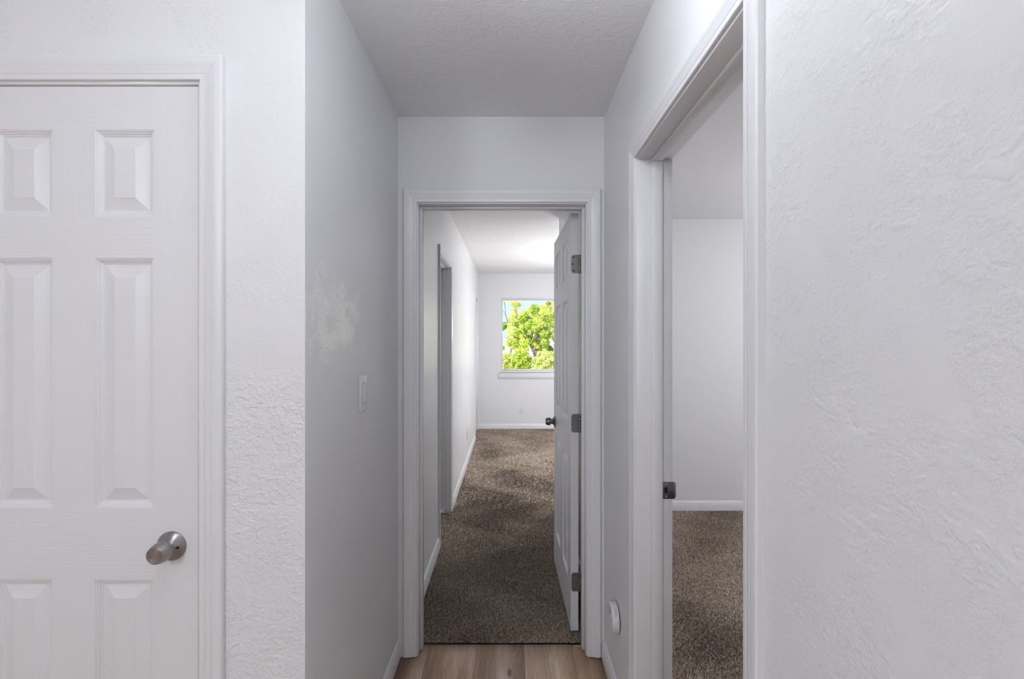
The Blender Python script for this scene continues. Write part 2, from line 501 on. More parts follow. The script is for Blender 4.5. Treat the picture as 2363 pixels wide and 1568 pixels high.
# ------------------------------------------------------------------ floors
fl = tag(box('floor', -3.3, XS, -3.6, 2.262, -0.08, -0.006, M['subfloor']), 'wood-look plank floor of the hall', 'floor', 'structure')
PW = 0.22
edges = [-0.37 + PW * k for k in range(-13, 5)]
def plank_mesh(w, l):
    me = mesh_data('plank', *box_vf(0.0004, w - 0.0004, 0.0004, l - 0.0004, -0.006, 0.0), M['wood'])
    bevel_mesh(me, 0.0008, 1)
    return me
pm = {}
PLANK_TONES = [(2.2, 2.05, 1.98), (2.35, 2.25, 2.22), (3.0, 2.95, 2.85), (2.2, 2.0, 1.70), (2.0, 1.8, 1.62)]
def plank(x0, x1, y0, y1):
    k = (round(x1 - x0, 4), round(y1 - y0, 4))
    if k not in pm: pm[k] = plank_mesh(*k)
    o = bpy.data.objects.new('plank', pm[k]); o.location = (x0, y0, 0); link(o, fl)
    j = round((min(x1, x0 + PW) - PW + .37) / PW) if x1 < XR - .001 else 3
    o.color = (*PLANK_TONES[j % 5], 1)
starts = {}
for i, xe in enumerate(edges):
    x0, x1 = max(xe, -3.19), min(xe + PW, XR)
    if x1 - x0 < 0.02: continue
    y = -3.5 + [0.35, 0.85, 0.12, 0.6, 1.0][i % 5] - 1.22
    hall = x1 > XL + 0.001
    yend = 2.252 if hall else YF
    while y < yend:
        a, b = max(y, -3.49), min(y + 1.22, yend)
        xa = x0
        if hall and x0 < XL and a < YF < b:
            plank(x0, x1, a, YF); a = YF
        if hall and x0 < XL and a >= YF: xa = XL
        if b - a > 0.02: plank(xa, x1, a, b)
        y += 1.22

def carpet(name, polys, label):
    """Cut-pile carpet: a backing slab plus one little leaning yarn tuft per grid cell. polys: (x0,x1,y0,y1,spacing)."""
    V, T, A = [], [], []
    nb = 0
    for (x0, x1, y0, y1, s) in polys:
        base = np.array([(x0, y0, ZC), (x1, y0, ZC), (x1, y1, ZC), (x0, y1, ZC)], float)
        V.append(base); T.append(np.array([(0, 1, 2), (0, 2, 3)]) + nb); A.append(np.full(4, 0.0)); nb += 4
        nx, ny = int((x1 - x0) / s), int((y1 - y0) / s)
        gx, gy = np.meshgrid(np.arange(nx), np.arange(ny))
        n = nx * ny
        cx = x0 + (gx.ravel() + 0.5 + nrng.uniform(-.45, .45, n)) * s
        cy = y0 + (gy.ravel() + 0.5 + nrng.uniform(-.45, .45, n)) * s
        low = np.sin(cx * 5.1 + 1.3 * np.sin(cy * 2.7)) * np.sin(cy * 3.3 + 1.7 * np.sin(cx * 2.1 + .8)) + 0.5 * np.sin(cx * 11 + 2 * np.sin(cy * 7)) * np.sin(cy * 9)
        h = nrng.uniform(.0065, .0125, n)
        dirn = 1.6 * low + nrng.normal(0, 1.1, n)
        lean = nrng.uniform(.2, 1.0, n) * s * 1.3
        ax, ay = cx + lean * np.cos(dirn), cy + lean * np.sin(dirn)
        th = nrng.uniform(0, 2 * np.pi, n)
        r = s * nrng.uniform(.45, .75, n)
        P = np.zeros((n, 4, 3))
        for k in range(3):
            P[:, k, 0] = cx + r * np.cos(th + k * 2.094); P[:, k, 1] = cy + r * np.sin(th + k * 2.094); P[:, k, 2] = ZC + .001
        P[:, 3, 0] = ax; P[:, 3, 1] = ay; P[:, 3, 2] = ZC + h
        tint = np.clip(nrng.beta(1.6, 2.1, n) + .10 * low, 0, 1)
        tt = np.repeat(tint, 4)
        V.append(P.reshape(-1, 3)); A.append(tt)
        idx = (np.arange(n) * 4)[:, None, None] + np.array([[0, 1, 3], [1, 2, 3], [2, 0, 3]])[None]
        T.append(idx.reshape(-1, 3) + nb); nb += 4 * n
    V = np.concatenate(V); T = np.concatenate(T); A = np.concatenate(A)
    me = bpy.data.meshes.new(name)
    me.vertices.add(len(V)); me.vertices.foreach_set('co', V.ravel().astype(np.float32))
    me.loops.add(T.size); me.loops.foreach_set('vertex_index', T.ravel().astype(np.int32))
    me.polygons.add(len(T)); me.polygons.foreach_set('loop_start', np.arange(0, T.size, 3, dtype=np.int32))
    me.update(calc_edges=True)
    at = me.attributes.new('tint', 'FLOAT', 'POINT'); at.data.foreach_set('value', A.astype(np.float32))
    me.materials.append(M['carpet'])
    me.validate()
    return tag(link(bpy.data.objects.new(name, me)), label, 'carpet', 'stuff')
carpet('bedroom_carpet', [(D2['u0'] - .003, D2['u1'] + .003, 2.250, YE2, .0040), (XB, XR, YE2, 3.1, .0042), (XB, XR, 3.1, 3.2, .0050), (XB, XR, 3.2, YS2, .0065), (XB, 1.6, YS2, YB, .0095), (XB - .085, XB, D4['u0'], D4['u1'], .0075), (XB - .085, XB, D5['u0'], D5['u1'], .0095), (1.6, XX, YS2, YB, .03)],
       'taupe brown cut-pile carpet running from the hall into the far bedroom')
carpet('side_room_carpet', [(XS - .06, 1.95, 1.15, YS, .0050), (XS - .06, 1.95, .9, 1.15, .009), (1.95, XX, 0.9, YS, .02), (XS, XX, -.5, 0.9, .03)],
       'brown cut-pile carpet of the room through the right doorway')
tag(box('floor_slab', XB - .14, XX + .12, -.6, YB + .14, -0.2, -0.09, M['subfloor']), 'slab under the carpeted rooms', 'floor', 'structure')

# ------------------------------------------------------------------ door frames
PROFILE = [(0.0, 0.0), (0.0, 0.0075), (0.0015, 0.009), (0.0125, 0.0095), (0.0135, 0.0082), (0.0150, 0.0098), (0.021, 0.0108), (0.027, 0.0125),
           (0.0315, 0.0138), (0.0325, 0.0128), (0.0345, 0.0142), (0.0400, 0.0152), (0.0495, 0.0156), (0.0545, 0.0150), (0.058, 0.0118), (0.058, 0.0)]
def front_map(y):  return lambda u, v, h: (u, y - h, v)
def right_map(x):  return lambda u, v, h: (x - h, u, v)
def left_map(x):   return lambda u, v, h: (x + h, u, v)

def sweep(name, stations, mat, parent):
    """stations: two lists of 3D points (same profile); closed prism between them."""
    a, b = stations
    n = len(a)
    return smooth_by_angle(obj(name, a + b, [tuple(range(n)), tuple(range(n, 2 * n))[::-1]] + [(i, (i + 1) % n, (i + 1) % n + n, i + n) for i in range(n)], mat, parent), 28)

def door_frame(name, d, mp, label, thick=0.12, reveal=0.0062, stop=(0.047, 0.083), zb=0.0, bottom=0.006, width=1.0, back=False):
    u0, u1, top = d['u0'], d['u1'], d['top']
    root = empty(name, mp((u0 + u1) / 2, 0, 0))
    tag(root, label, 'door frame', 'structure')
    inv = Matrix.Translation(-Vector(root.location))
    def fin(o):
        o.matrix_parent_inverse = inv; return o
    cu0, cu1, ct = u0 - reveal, u1 + reveal, top + reveal
    prof = [(a * width, h) for a, h in PROFILE]
    z0 = zb + bottom
    fin(sweep('casing', ([mp(cu0 - a, z0, h) for a, h in prof], [mp(cu0 - a, ct + a, h) for a, h in prof]), M['trim'], root))
    fin(sweep('casing', ([mp(cu1 + a, z0, h) for a, h in prof], [mp(cu1 + a, ct + a, h) for a, h in prof]), M['trim'], root))
    fin(sweep('head_casing', ([mp(cu0 - a, ct + a, h) for a, h in prof], [mp(cu1 + a, ct + a, h) for a, h in prof]), M['trim_h'], root))
    def bx(nm, ua, ub, va, vb, ha, hb, mat):
        p, q = mp(ua, va, ha), mp(ub, vb, hb)
        lo = [min(i, j) for i, j in zip(p, q)]; hi = [max(i, j) for i, j in zip(p, q)]
        return fin(box(nm, lo[0], hi[0], lo[1], hi[1], lo[2], hi[2], mat, root, bevel=0.0008, seg=1))
    bx('jamb', u0 - JT, u0, zb + .004, top + JT, 0.0003, -thick, M['trim'])
    bx('jamb', u1, u1 + JT, zb + .004, top + JT, 0.0003, -thick, M['trim'])
    bx('head_jamb', u0, u1, top, top + JT, 0.0003, -thick, M['trim_h'])
    if stop:
        s0, s1 = stop
        bx('door_stop', u0, u0 + .011, zb + .006, top, -s0, -s1, M['trim'])
        bx('door_stop', u1 - .011, u1, zb + .006, top, -s0, -s1, M['trim'])
        bx('head_stop', u0 + .011, u1 - .011, top - .011, top, -s0, -s1, M['trim_h'])
    return root, fin, bx

door_frame('trim_1', D1, front_map(YF), 'white moulded frame around the closed panel door', reveal=0.0075, stop=(0.043, 0.08))
door_frame('trim_2', D2, front_map(YE), 'white frame of the doorway at the end of the hall', stop=(0.040, 0.078), width=1.03)
r3, fin3, bx3 = door_frame('trim_3', D3, right_map(XR), 'white frame of the open doorway in the right wall', stop=(0.048, 0.084))
door_frame('trim_4', D4, left_map(XB), 'white frame of the narrow doorway in the bedroom left wall', stop=(0.042, 0.078), zb=.008)
door_frame('trim_5', D5, left_map(XB), 'white frame of the doorway beside the bedroom window wall', zb=.008)

# strike plate on the far jamb of the right doorway
def rounded_rect(w, h, r, n=6, corners=(1, 1, 1, 1)):
    pts = []
    for (cx, cy, a0, on) in ((w / 2 - r, h / 2 - r, 0, corners[0]), (-w / 2 + r, h / 2 - r, 90, corners[1]), (-w / 2 + r, -h / 2 + r, 180, corners[2]), (w / 2 - r, -h / 2 + r, 270, corners[3])):
        if on:
            for k in range(n + 1):
                a = math.radians(a0 + 90 * k / n); pts.append((cx + r * math.cos(a), cy + r * math.sin(a)))
        else:
            pts.append((math.copysign(w / 2, cx), math.copysign(h / 2, cy)))
    return pts
def plate_vf(pts, y0, y1, cx=0, cz=0):
    n = len(pts)
    v = [(cx + x, y0, cz + z) for x, z in pts] + [(cx + x, y1, cz + z) for x, z in pts]
    return v, [tuple(range(n)), tuple(range(n, 2 * n))[::-1]] + [(i, (i + 1) % n, (i + 1) % n + n, i + n) for i in range(n)]
yj = D3['u1']; sxc, szc = 0.5335, 0.928
def sp(nm, vf, mat, par):
    o = obj(nm, *vf, mat, par); o.matrix_parent_inverse = fin3.__closure__ and Matrix.Translation(-Vector(r3.location)); return o
st = sp('strike_plate', plate_vf(rounded_rect(.040, .057, .006, 6, (0, 1, 1, 0)), yj - .0016, yj, sxc, szc), M['strike'], r3)
bevel_mesh(st.data, .0005, 1)
# curved lip of the plate, wrapping past the room edge of the jamb
lip = []
for k in range(10):
    a = math.radians(10 * k)
    lip.append((sxc + .0198 + .010 * math.sin(a), yj - .0016 + .010 * (1 - math.cos(a))))
v, f = [], []
for (x, y) in lip:
    k = (x - lip[0][0]) / .010
    hh = .0285 * math.sqrt(max(0.0, 1 - (0.80 * k) ** 2))
    v += [(x, y, szc - hh), (x, y, szc + hh), (x + .001, y + .0015, szc + hh), (x + .001, y + .0015, szc - hh)]
for i in range(9):
    for j in range(4):
        a, b = i * 4 + j, i * 4 + (j + 1) % 4
        f.append((a, b, b + 4, a + 4))
f += [(0, 1, 2, 3), (36, 39, 38, 37)]
def sub(o, child):
    child.parent = o; child.matrix_parent_inverse = o.matrix_parent_inverse @ Matrix.Identity(4)
    child.matrix_parent_inverse = Matrix.Identity(4); return child
for nm, vf, mat in (('lip', (v, f), M['strike']),
                    ('latch_hole', plate_vf(rounded_rect(.0105, .020, .003), yj - .0022, yj - .0014, sxc - .006, szc + .001), M['black']),
                    ('hole_rim', plate_vf(rounded_rect(.014, .0025, .001), yj - .0024, yj - .0014, sxc - .006, szc - .0115), M['nickel']),
                    ('screw', (lambda q: ([(sxc - .004 + x, yj - .0016 + y, szc + .0205 + z) for x, y, z in q[0]], q[1]))(lathe_vf([(0, .0042), (.0006, .0040), (.001, .003)], 16)), M['nickel']),
                    ('screw', (lambda q: ([(sxc - .004 + x, yj - .0016 + y, szc - .0205 + z) for x, y, z in q[0]], q[1]))(lathe_vf([(0, .0042), (.0006, .0040), (.001, .003)], 16)), M['nickel'])):
    obj(nm, *vf, mat, st, smooth=(nm == 'lip'))

# ------------------------------------------------------------------ panel doors
ROWS = [(1.739, 1.953), (1.0215, 1.6366), (0.235, 0.844)]       # panel openings above the floor, top row first
STEPS = [(0.0, 0.0), (0.0010, 0.0016), (0.0035, 0.0018), (0.0050, 0.0040), (0.0075, 0.0044), (0.0092, 0.0074), (0.0118, 0.0080), (0.0140, 0.0100), (0.0175, 0.0100), (0.0455, 0.0020), (0.0470, 0.0010)]
def panel_vf(x0, x1, z0, z1, y, sgn):
    V, Fc = [], []
    for a, d in STEPS:
        yy = y + sgn * d
        V += [(x0 + a, yy, z0 + a), (x1 - a, yy, z0 + a), (x1 - a, yy, z1 - a), (x0 + a, yy, z1 - a)]
    for i in range(len(STEPS) - 1):
        for j in range(4):
            a, b = i * 4 + j, i * 4 + (j + 1) % 4
            Fc.append((a, b, b + 4, a + 4))
    e = (len(STEPS) - 1) * 4
    Fc.append((e, e + 1, e + 2, e + 3))
    if sgn < 0: Fc = [q[::-1] for q in Fc]
    return V, Fc

def make_door(name, w, stile, mull, zb, zt, t, loc, rz, label):
    root = tag(empty(name, (loc[0], loc[1], 0), rz), label, 'door', 'structure')
    box('stile', 0, stile, 0, t, zb, zt, M['grain_v'], root)
    box('stile', w - stile, w, 0, t, zb, zt, M['grain_v'], root)
    lims = [zt] + [z for r in ROWS for z in (r[1], r[0])] + [zb]
    for k in range(0, 8, 2):
        box('rail', stile, w - stile, 0, t, lims[k + 1], lims[k], M['grain_h'], root)
    m0, m1 = (w - mull) / 2, (w + mull) / 2
    for (z0, z1) in ROWS:
        box('mullion', m0, m1, 0, t, z0, z1, M['grain_v'], root)
        for (a, b) in ((stile, m0), (m1, w - stile)):
            v, f = join_vf([panel_vf(a, b, z0, z1, 0, 1), panel_vf(a, b, z0, z1, t, -1)])
            obj('panel', v, f, M['grain_v'], root, recalc=False)
    return root

ROSE = [(0, .0355), (.0022, .0360), (.0040, .0352), (.0060, .0325), (.0105, .0245), (.0150, .0185), (.0200, .0160), (.0245, .0155), (.0275, .0160)]
GRIP = [(.0272, .0140), (.0277, .0205), (.0292, .0232), (.0330, .0245), (.0400, .0246), (.0480, .0234), (.0550, .0212), (.0580, .0201), (.0590, .0196), (.0592, .0192), (.0585, .0188), (.0575, .0100), (.0572, .0004)]
def make_knob(parent, x, y, z, flip, mat, label=None):
    k = empty('knob', (x, y, z), math.pi if flip else 0, parent)
    smooth_by_angle(obj('rosette', *lathe_vf(ROSE, 64), mat, k), 40)
    smooth_by_angle(obj('grip', *lathe_vf(GRIP, 64), mat, k), 40)
    if label: k['label'] = label
    return k

d1 = make_door('door_1', 0.6125, 0.109, 0.1045, 0.02, 2.0595, 0.035, (-1.378, 1.180), 0.0, 'closed white six-panel door with a brushed nickel knob')
M['gap_shade'] = plain('painted_gap_shade', (0.035, 0.028, 0.022), 0.8)  # shade of the gap around the leaf, painted as near-black strips
box('gap_shade', 0.6125, 0.6135, .006, .034, .02, 2.0595, M['gap_shade'], d1)
box('gap_shade', 0, 0.6125, .006, .034, 2.0595, 2.0605, M['gap_shade'], d1)
k1 = make_knob(d1, -0.830 + 1.378, 0.0, 0.9275, False, M['nickel'], 'brushed nickel tulip knob')
# release hole in the slope of the rosette
hx, hz, hd = .0215, .0000, .0128
v, f = lathe_vf([(-.004, .0046), (.0008, .0046), (.0014, .0040)], 16)
ho = obj('release_hole', v, f, M['black'], k1); ho.location = (hx, -hd + .0012, hz); ho.rotation_euler = (0, 0, math.radians(38)); ho.scale = (1, 1, .75)

d2 = make_door('door_2', 0.750, 0.115, 0.115, 0.022, 2.046, 0.0365, (0.3372, 2.321), math.radians(90.8), 'open white six-panel door at the bedroom entrance, hinged on the right')
make_knob(d2, 0.750 - .062, 0.0365, 0.918, True, M['dark_nickel'], 'dark satin metal knob')
make_knob(d2, 0.750 - .062, 0.0, 0.918, False, M['dark_nickel'], 'dark satin metal knob')
for zc in (1.800, 1.028, 0.258):
    hg = empty('hinge', (0, 0, zc), 0, d2)
    hg['label'] = 'grey steel butt hinge with rounded corners'
    # leaf let into the door edge, facing the hall
    pts = rounded_rect(.034, .090, .013, 8, (0, 0, 0, 0)); pts = rounded_rect(.036, .090, .012, 8, (1, 0, 0, 1))
    v = [(-.0016, .0163 + a, b) for a, b in pts] + [(.0004, .0163 + a, b) for a, b in pts]
    n = len(pts)
    lf = obj('hinge_leaf', v, [tuple(range(n)), tuple(range(n, 2 * n))[::-1]] + [(i, (i + 1) % n, (i + 1) % n + n, i + n) for i in range(n)], M['hinge'], hg)
    for (a, b) in ((.022, .033), (.029, 0.0), (.022, -.033)):
        q = lathe_vf([(0, .0042), (.0006, .0040), (.0010, .0026)], 14)
        o = obj('screw', [(-.0016 + y_, a + x_, b + z_) for x_, y_, z_ in q[0]], q[1], M['black'] if zc > 1.5 else M['strike'], hg)
    # knuckles and the leaf on the jamb
    for j in range(5):
        zz = -.045 + .018 * j
        q = lathe_vf([(0, .0052), (.0008, .0058), (.0168, .0058), (.0176, .0052)], 18)
        o = obj('knuckle', [(-.0005 + x_, -.0062 + z_, zz - y_) for x_, y_, z_ in q[0]], q[1], M['hinge'], hg, smooth=False)
        smooth_by_angle(o, 40)

d3 = make_door('door_3', 0.604, 0.105, 0.10, 0.03, 2.014, 0.035, (XB - .118, 3.921), math.radians(-90), 'closed white door deep in the narrow bedroom doorway')
d4 = make_door('door_4', 0.694, 0.11, 0.11, 0.03, 2.026, 0.035, (XB - .118, 7.477), math.radians(-90), 'closed white door beside the bedroom window wall')

# ------------------------------------------------------------------ baseboards
BPROF = [(0, 0), (.0135, 0), (.0135, .050), (.0125, .053), (.0105, .060), (.0095, .066), (.0060, .074), (.0035, .078), (0, .079)]
def baseboard(name, p0, p1, nrm, z0, label, mat='trim_h'):
    """p0->p1 along the wall face, nrm = direction into the room."""
    a = [(p0[0] + nrm[0] * d, p0[1] + nrm[1] * d, z0 + z) for d, z in BPROF]
    b = [(p1[0] + nrm[0] * d, p1[1] + nrm[1] * d, z0 + z) for d, z in BPROF]
    return tag(sweep(name, (a, b), M[mat], None), label, 'baseboard', 'structure')
cas = .058 + .0062
baseboard('baseboard_left', (XL, YF), (XL, YE), (1, 0), .003, 'white baseboard along the hall left wall')
baseboard('baseboard_right', (XR, D3['u1'] + cas), (XR, YE), (-1, 0), .003, 'short white baseboard under the plug-in alarm')
baseboard('baseboard_right_near', (XR, -3.5), (XR, D3['u0'] - cas), (-1, 0), .003, 'white baseboard on the right wall near the camera')
baseboard('baseboard_front', (D1['u1'] + .066, YF), (XL, YF), (0, -1), .003, 'white baseboard below the heavily textured wall')
baseboard('baseboard_bedroom_near', (XB, YE2), (XB, D4['u0'] - cas), (1, 0), .010, 'white baseboard on the bedroom left wall before the narrow doorway')
baseboard('baseboard_bedroom_left', (XB, D4['u1'] + cas), (XB, D5['u0'] - cas), (1, 0), .010, 'long white baseboard on the bedroom left wall past the narrow doorway')
baseboard('baseboard_bedroom_back', (XB, YB), (XX, YB), (0, -1), .012, 'white baseboard under the bedroom window')
baseboard('baseboard_entry', (XR, YE2), (XR, YS2), (-1, 0), .012, 'white baseboard behind the open bedroom door')
baseboard('baseboard_side_room', (XS, YS), (XX, YS), (0, -1), .012, 'white baseboard seen through the right doorway')

# ------------------------------------------------------------------ window
wn = tag(empty('window_1', (0, YB, WZ0)), 'white-framed window looking out on sunlit green trees', 'window', 'structure')
winv = Matrix.Translation(-Vector(wn.location))
def wbox(nm, *a, mat='vinyl', par=None, bev=.002):
    o = box(nm, *a, M[mat], par or wn, bevel=bev, seg=1)
    if par is None: o.matrix_parent_inverse = winv
    return o
y0, y1 = YB + .045, YB + .10
fw = .030
wbox('window_frame', WX0, WX0 + fw * .6, y0, y1, WZ0, WZ1)
wbox('window_frame', WX1 - fw * .6, WX1, y0, y1, WZ0, WZ1)
wbox('window_frame', WX0 + fw * .6, WX1 - fw * .6, y0, y1, WZ0, WZ0 + fw)
wbox('window_frame', WX0 + fw * .6, WX1 - fw * .6, y0, y1, WZ1 - fw * .7, WZ1)
xm = (WX0 + WX1) / 2
wbox('meeting_rail', xm - .022, xm + .022, y0 + .01, y1 - .008, WZ0 + fw, WZ1 - fw * .7)
for (a, b) in ((WX0 + fw * .6, xm - .022), (xm + .022, WX1 - fw * .6)):
    wbox('pane', a, b, y0 + .028, y0 + .032, WZ0 + fw, WZ1 - fw * .7, mat='glass', bev=0)
wbox('window_stool', WX0 - .022, WX1 + .022, YB - .022, y0, WZ0 - .022, WZ0 + .001, mat='trim_h', bev=.004)
wbox('apron', WX0 - .052, WX1 + .052, YB - .014, YB, WZ0 - .118, WZ0 - .030, mat='trim_h', bev=.002)
wbox('head_trim', WX0 - .008, WX1 + .008, YB - .006, YB + .012, WZ1 - .004, WZ1 + .022, mat='trim_h', bev=.002)

# ------------------------------------------------------------------ small things on the walls
def switch():
    r = tag(empty('light_switch', (XL, 1.633, 1.253)), 'white rocker light switch on the shaded hall wall', 'light switch')
    bw = .0355
    v, f = plate_vf(rounded_rect(.071, .121, .004, 3), 0, -.0065)
    me = obj('wall_plate', [(-y, x, z) for x, y, z in v], f, M['plastic'], r); bevel_mesh(me.data, .0016, 2)
    # rocker paddle: wedge, pressed at the bottom
    w, hh = .0168, .0335
    v = [(.0055, -w, -hh), (.0055, w, -hh), (.0055, w, hh), (.0055, -w, hh), (.0068, -w, -hh), (.0068, w, -hh), (.0078, w, 0), (.0078, -w, 0), (.0118, w, hh), (.0118, -w, hh)]
    f = [(0, 1, 2, 3), (4, 7, 6, 5), (7, 9, 8, 6), (0, 4, 5, 1), (1, 5, 6, 8, 2), (0, 3, 9, 7, 4), (2, 8, 9, 3)]
    obj('rocker', v, f, M['plastic'], r)
    fr = [(-.0184, .0184, -.0352, -.0335), (-.0184, .0184, .0335, .0352), (-.0184, -.0168, -.0335, .0335), (.0168, .0184, -.0335, .0335)]
    vv, ff = join_vf([box_vf(.0060, .0068, a, b, c, d) for a, b, c, d in fr])
    obj('rocker_surround', vv, ff, M['plastic_print'], r)
switch()

def outlet(loc, rz, label):
    r = tag(empty('wall_outlet', loc, rz), label, 'outlet', group='wall outlets')
    o = obj('wall_plate', *plate_vf(rounded_rect(.072, .117, .005, 3), 0, -.006), M['plastic'], r); bevel_mesh(o.data, .0015, 2)
    for s in (-1, 1):
        soc = obj('socket', *plate_vf(rounded_rect(.034, .029, .010, 5), -.004, -.0078, 0, s * .0195), M['plastic'], r)
        for (cx, w, h, dz) in ((-.0065, .0022, .0085, .003), (.0065, .0022, .0072, .003), (0, .0048, .0048, -.0075)):
            obj('slot', *plate_vf(rounded_rect(w, h, min(w, h) * .3, 2), -.0075, -.0081, cx, s * .0195 + dz), M['black'], soc)
    return r
outlet((0.205, YB, 0.310), 0, 'white duplex outlet on the far wall below the window')
outlet((XB, 5.51, 0.335), math.radians(90), 'white duplex outlet low on the bedroom left wall')

def plug_alarm():
    r = tag(empty('plug_in_alarm', (XR, 1.885, 0.340), math.radians(-90)), 'round white plug-in alarm low on the right hall wall', 'alarm')
    o = obj('wall_plate', *plate_vf(rounded_rect(.046, .070, .005, 3), 0, -.0035), M['plastic'], r); bevel_mesh(o.data, .001, 1)
    b = obj('body', *lathe_vf([(.0055, .0530), (.0065, .0560), (.0090, .0568), (.0270, .0560), (.0315, .0545), (.0335, .0520), (.0330, .0500), (.0322, .0480), (.0320, .0010)], 64), M['plastic'], r)
    smooth_by_angle(b, 35)
    obj('plug', *plate_vf(rounded_rect(.03, .03, .006, 4), -.003, -.0065), M['plastic_print'], r)
    # sounder slots and button on the face
    for k in range(3):
        obj('vent_slot', *plate_vf(rounded_rect(.024 - .003 * k, .0030, .0014, 3), -.0316, -.0326, 0.006, .022 + .0075 * k), M['plastic_print'], b)
    btn = obj('test_button', *lathe_vf([(.0318, .0125), (.0332, .0120), (.0336, .0108), (.0336, .0008)], 32), M['plastic'], b)
    # two short lines of print around the rim
    for j, (dd, a0, a1) in enumerate(((.0150, 34, 60), (.0190, 30, 66))):
        vv, ff = [], []
        for k in range(7):
            a = math.radians(a0 + (a1 - a0) * k / 6)
            for d_ in (dd - .0008, dd + .0008):
                vv.append((.0569 * math.cos(a), -d_, .0569 * math.sin(a)))
                vv.append((.0560 * math.cos(a), -d_, .0560 * math.sin(a)))
        for k in range(6):
            e = 4 * k
            ff += [(e, e + 2, e + 6, e + 4), (e + 1, e + 5, e + 7, e + 3), (e, e + 4, e + 5, e + 1), (e + 2, e + 3, e + 7, e + 6)]
        ff += [(0, 1, 3, 2), (24, 26, 27, 25)]
        obj('print_line', vv, ff, M['plastic_print'], b)
plug_alarm()

# ------------------------------------------------------------------ unseen ceiling lamps; all but the one above the closed door are added fill
def unseen_lamp(x, y, zc, drop, r, strength, label, col=LAMP_COOL):
    root = tag(empty('unseen_lamp', (x, y, zc)), label, 'lamp', group='unseen lamps')
    def lz(prof, nm, mat):
        q = lathe_vf(prof, 12)
        o = obj(nm, [(a, c, b) for a, b, c in q[0]], q[1], mat, root); return smooth_by_angle(o, 40)
    lz([(0, .07), (.012, .07), (.02, .055)], 'unseen_lamp_canopy', M['lamp_metal'])
    lz([(.018, .008), (drop, .008)], 'stem', M['lamp_metal'])
    prof = [(drop + r * (1 - math.cos(math.radians(a))) * .8, max(r * math.sin(math.radians(a)), .002)) for a in range(0, 181, 30)]
    lz(prof, 'unseen_lamp_globe', glow('unseen_lamp_glass', strength, col))
unseen_lamp(-1.35, -1.55, H, .15, .17, FILL_LIVING, 'added fill globe on the ceiling behind the camera')  # added fill for the walls nearest the camera
unseen_lamp(-0.53, 0.42, H, .06, .09, L_NEAR, 'small globe lamp on the ceiling above the closed door')
unseen_lamp(0.04, 0.93, H, .14, .06, FILL_HALL, 'small added fill globe on the ceiling at the hall mouth')  # added fill for the deep end of the hall
unseen_lamp(1.25, 5.60, HB, .75, .14, FILL_BED, 'added fill globe hanging in the far bedroom', LAMP_COL)  # added fill, stands in for daylight from the bedroom window
unseen_lamp(2.50, 2.45, HS, .50, .18, FILL_SIDE, 'added fill globe hanging in the right room', LAMP_COL)  # added fill for the side room, whose window is not modelled

# ------------------------------------------------------------------ outdoors
tag(obj('ground', [(-60, YB + .2, -.25), (80, YB + .2, -.25), (80, 120, .1), (-60, 120, .1)], [(0, 1, 2, 3)], M['ground'], recalc=False), 'pale paved ground outside the window', 'ground', 'structure')

def tube(pts, radii, n=7):
    V, Fc = [], []
    for i, (p, r) in enumerate(zip(pts, radii)):
        d = (Vector(pts[min(i + 1, len(pts) - 1)]) - Vector(pts[max(i - 1, 0)])).normalized()
        a = d.orthogonal().normalized(); b = d.cross(a)
        for k in range(n):
            t = 2 * math.pi * k / n
            V.append(tuple(Vector(p) + a * (r * math.cos(t)) + b * (r * math.sin(t))))
    for i in range(len(pts) - 1):
        for k in range(n):
            k2 = (k + 1) % n
            Fc.append((i * n + k, i * n + k2, (i + 1) * n + k2, (i + 1) * n + k))
    Fc += [tuple(range(n))[::-1], tuple(range((len(pts) - 1) * n, len(pts) * n))]
    return V, Fc

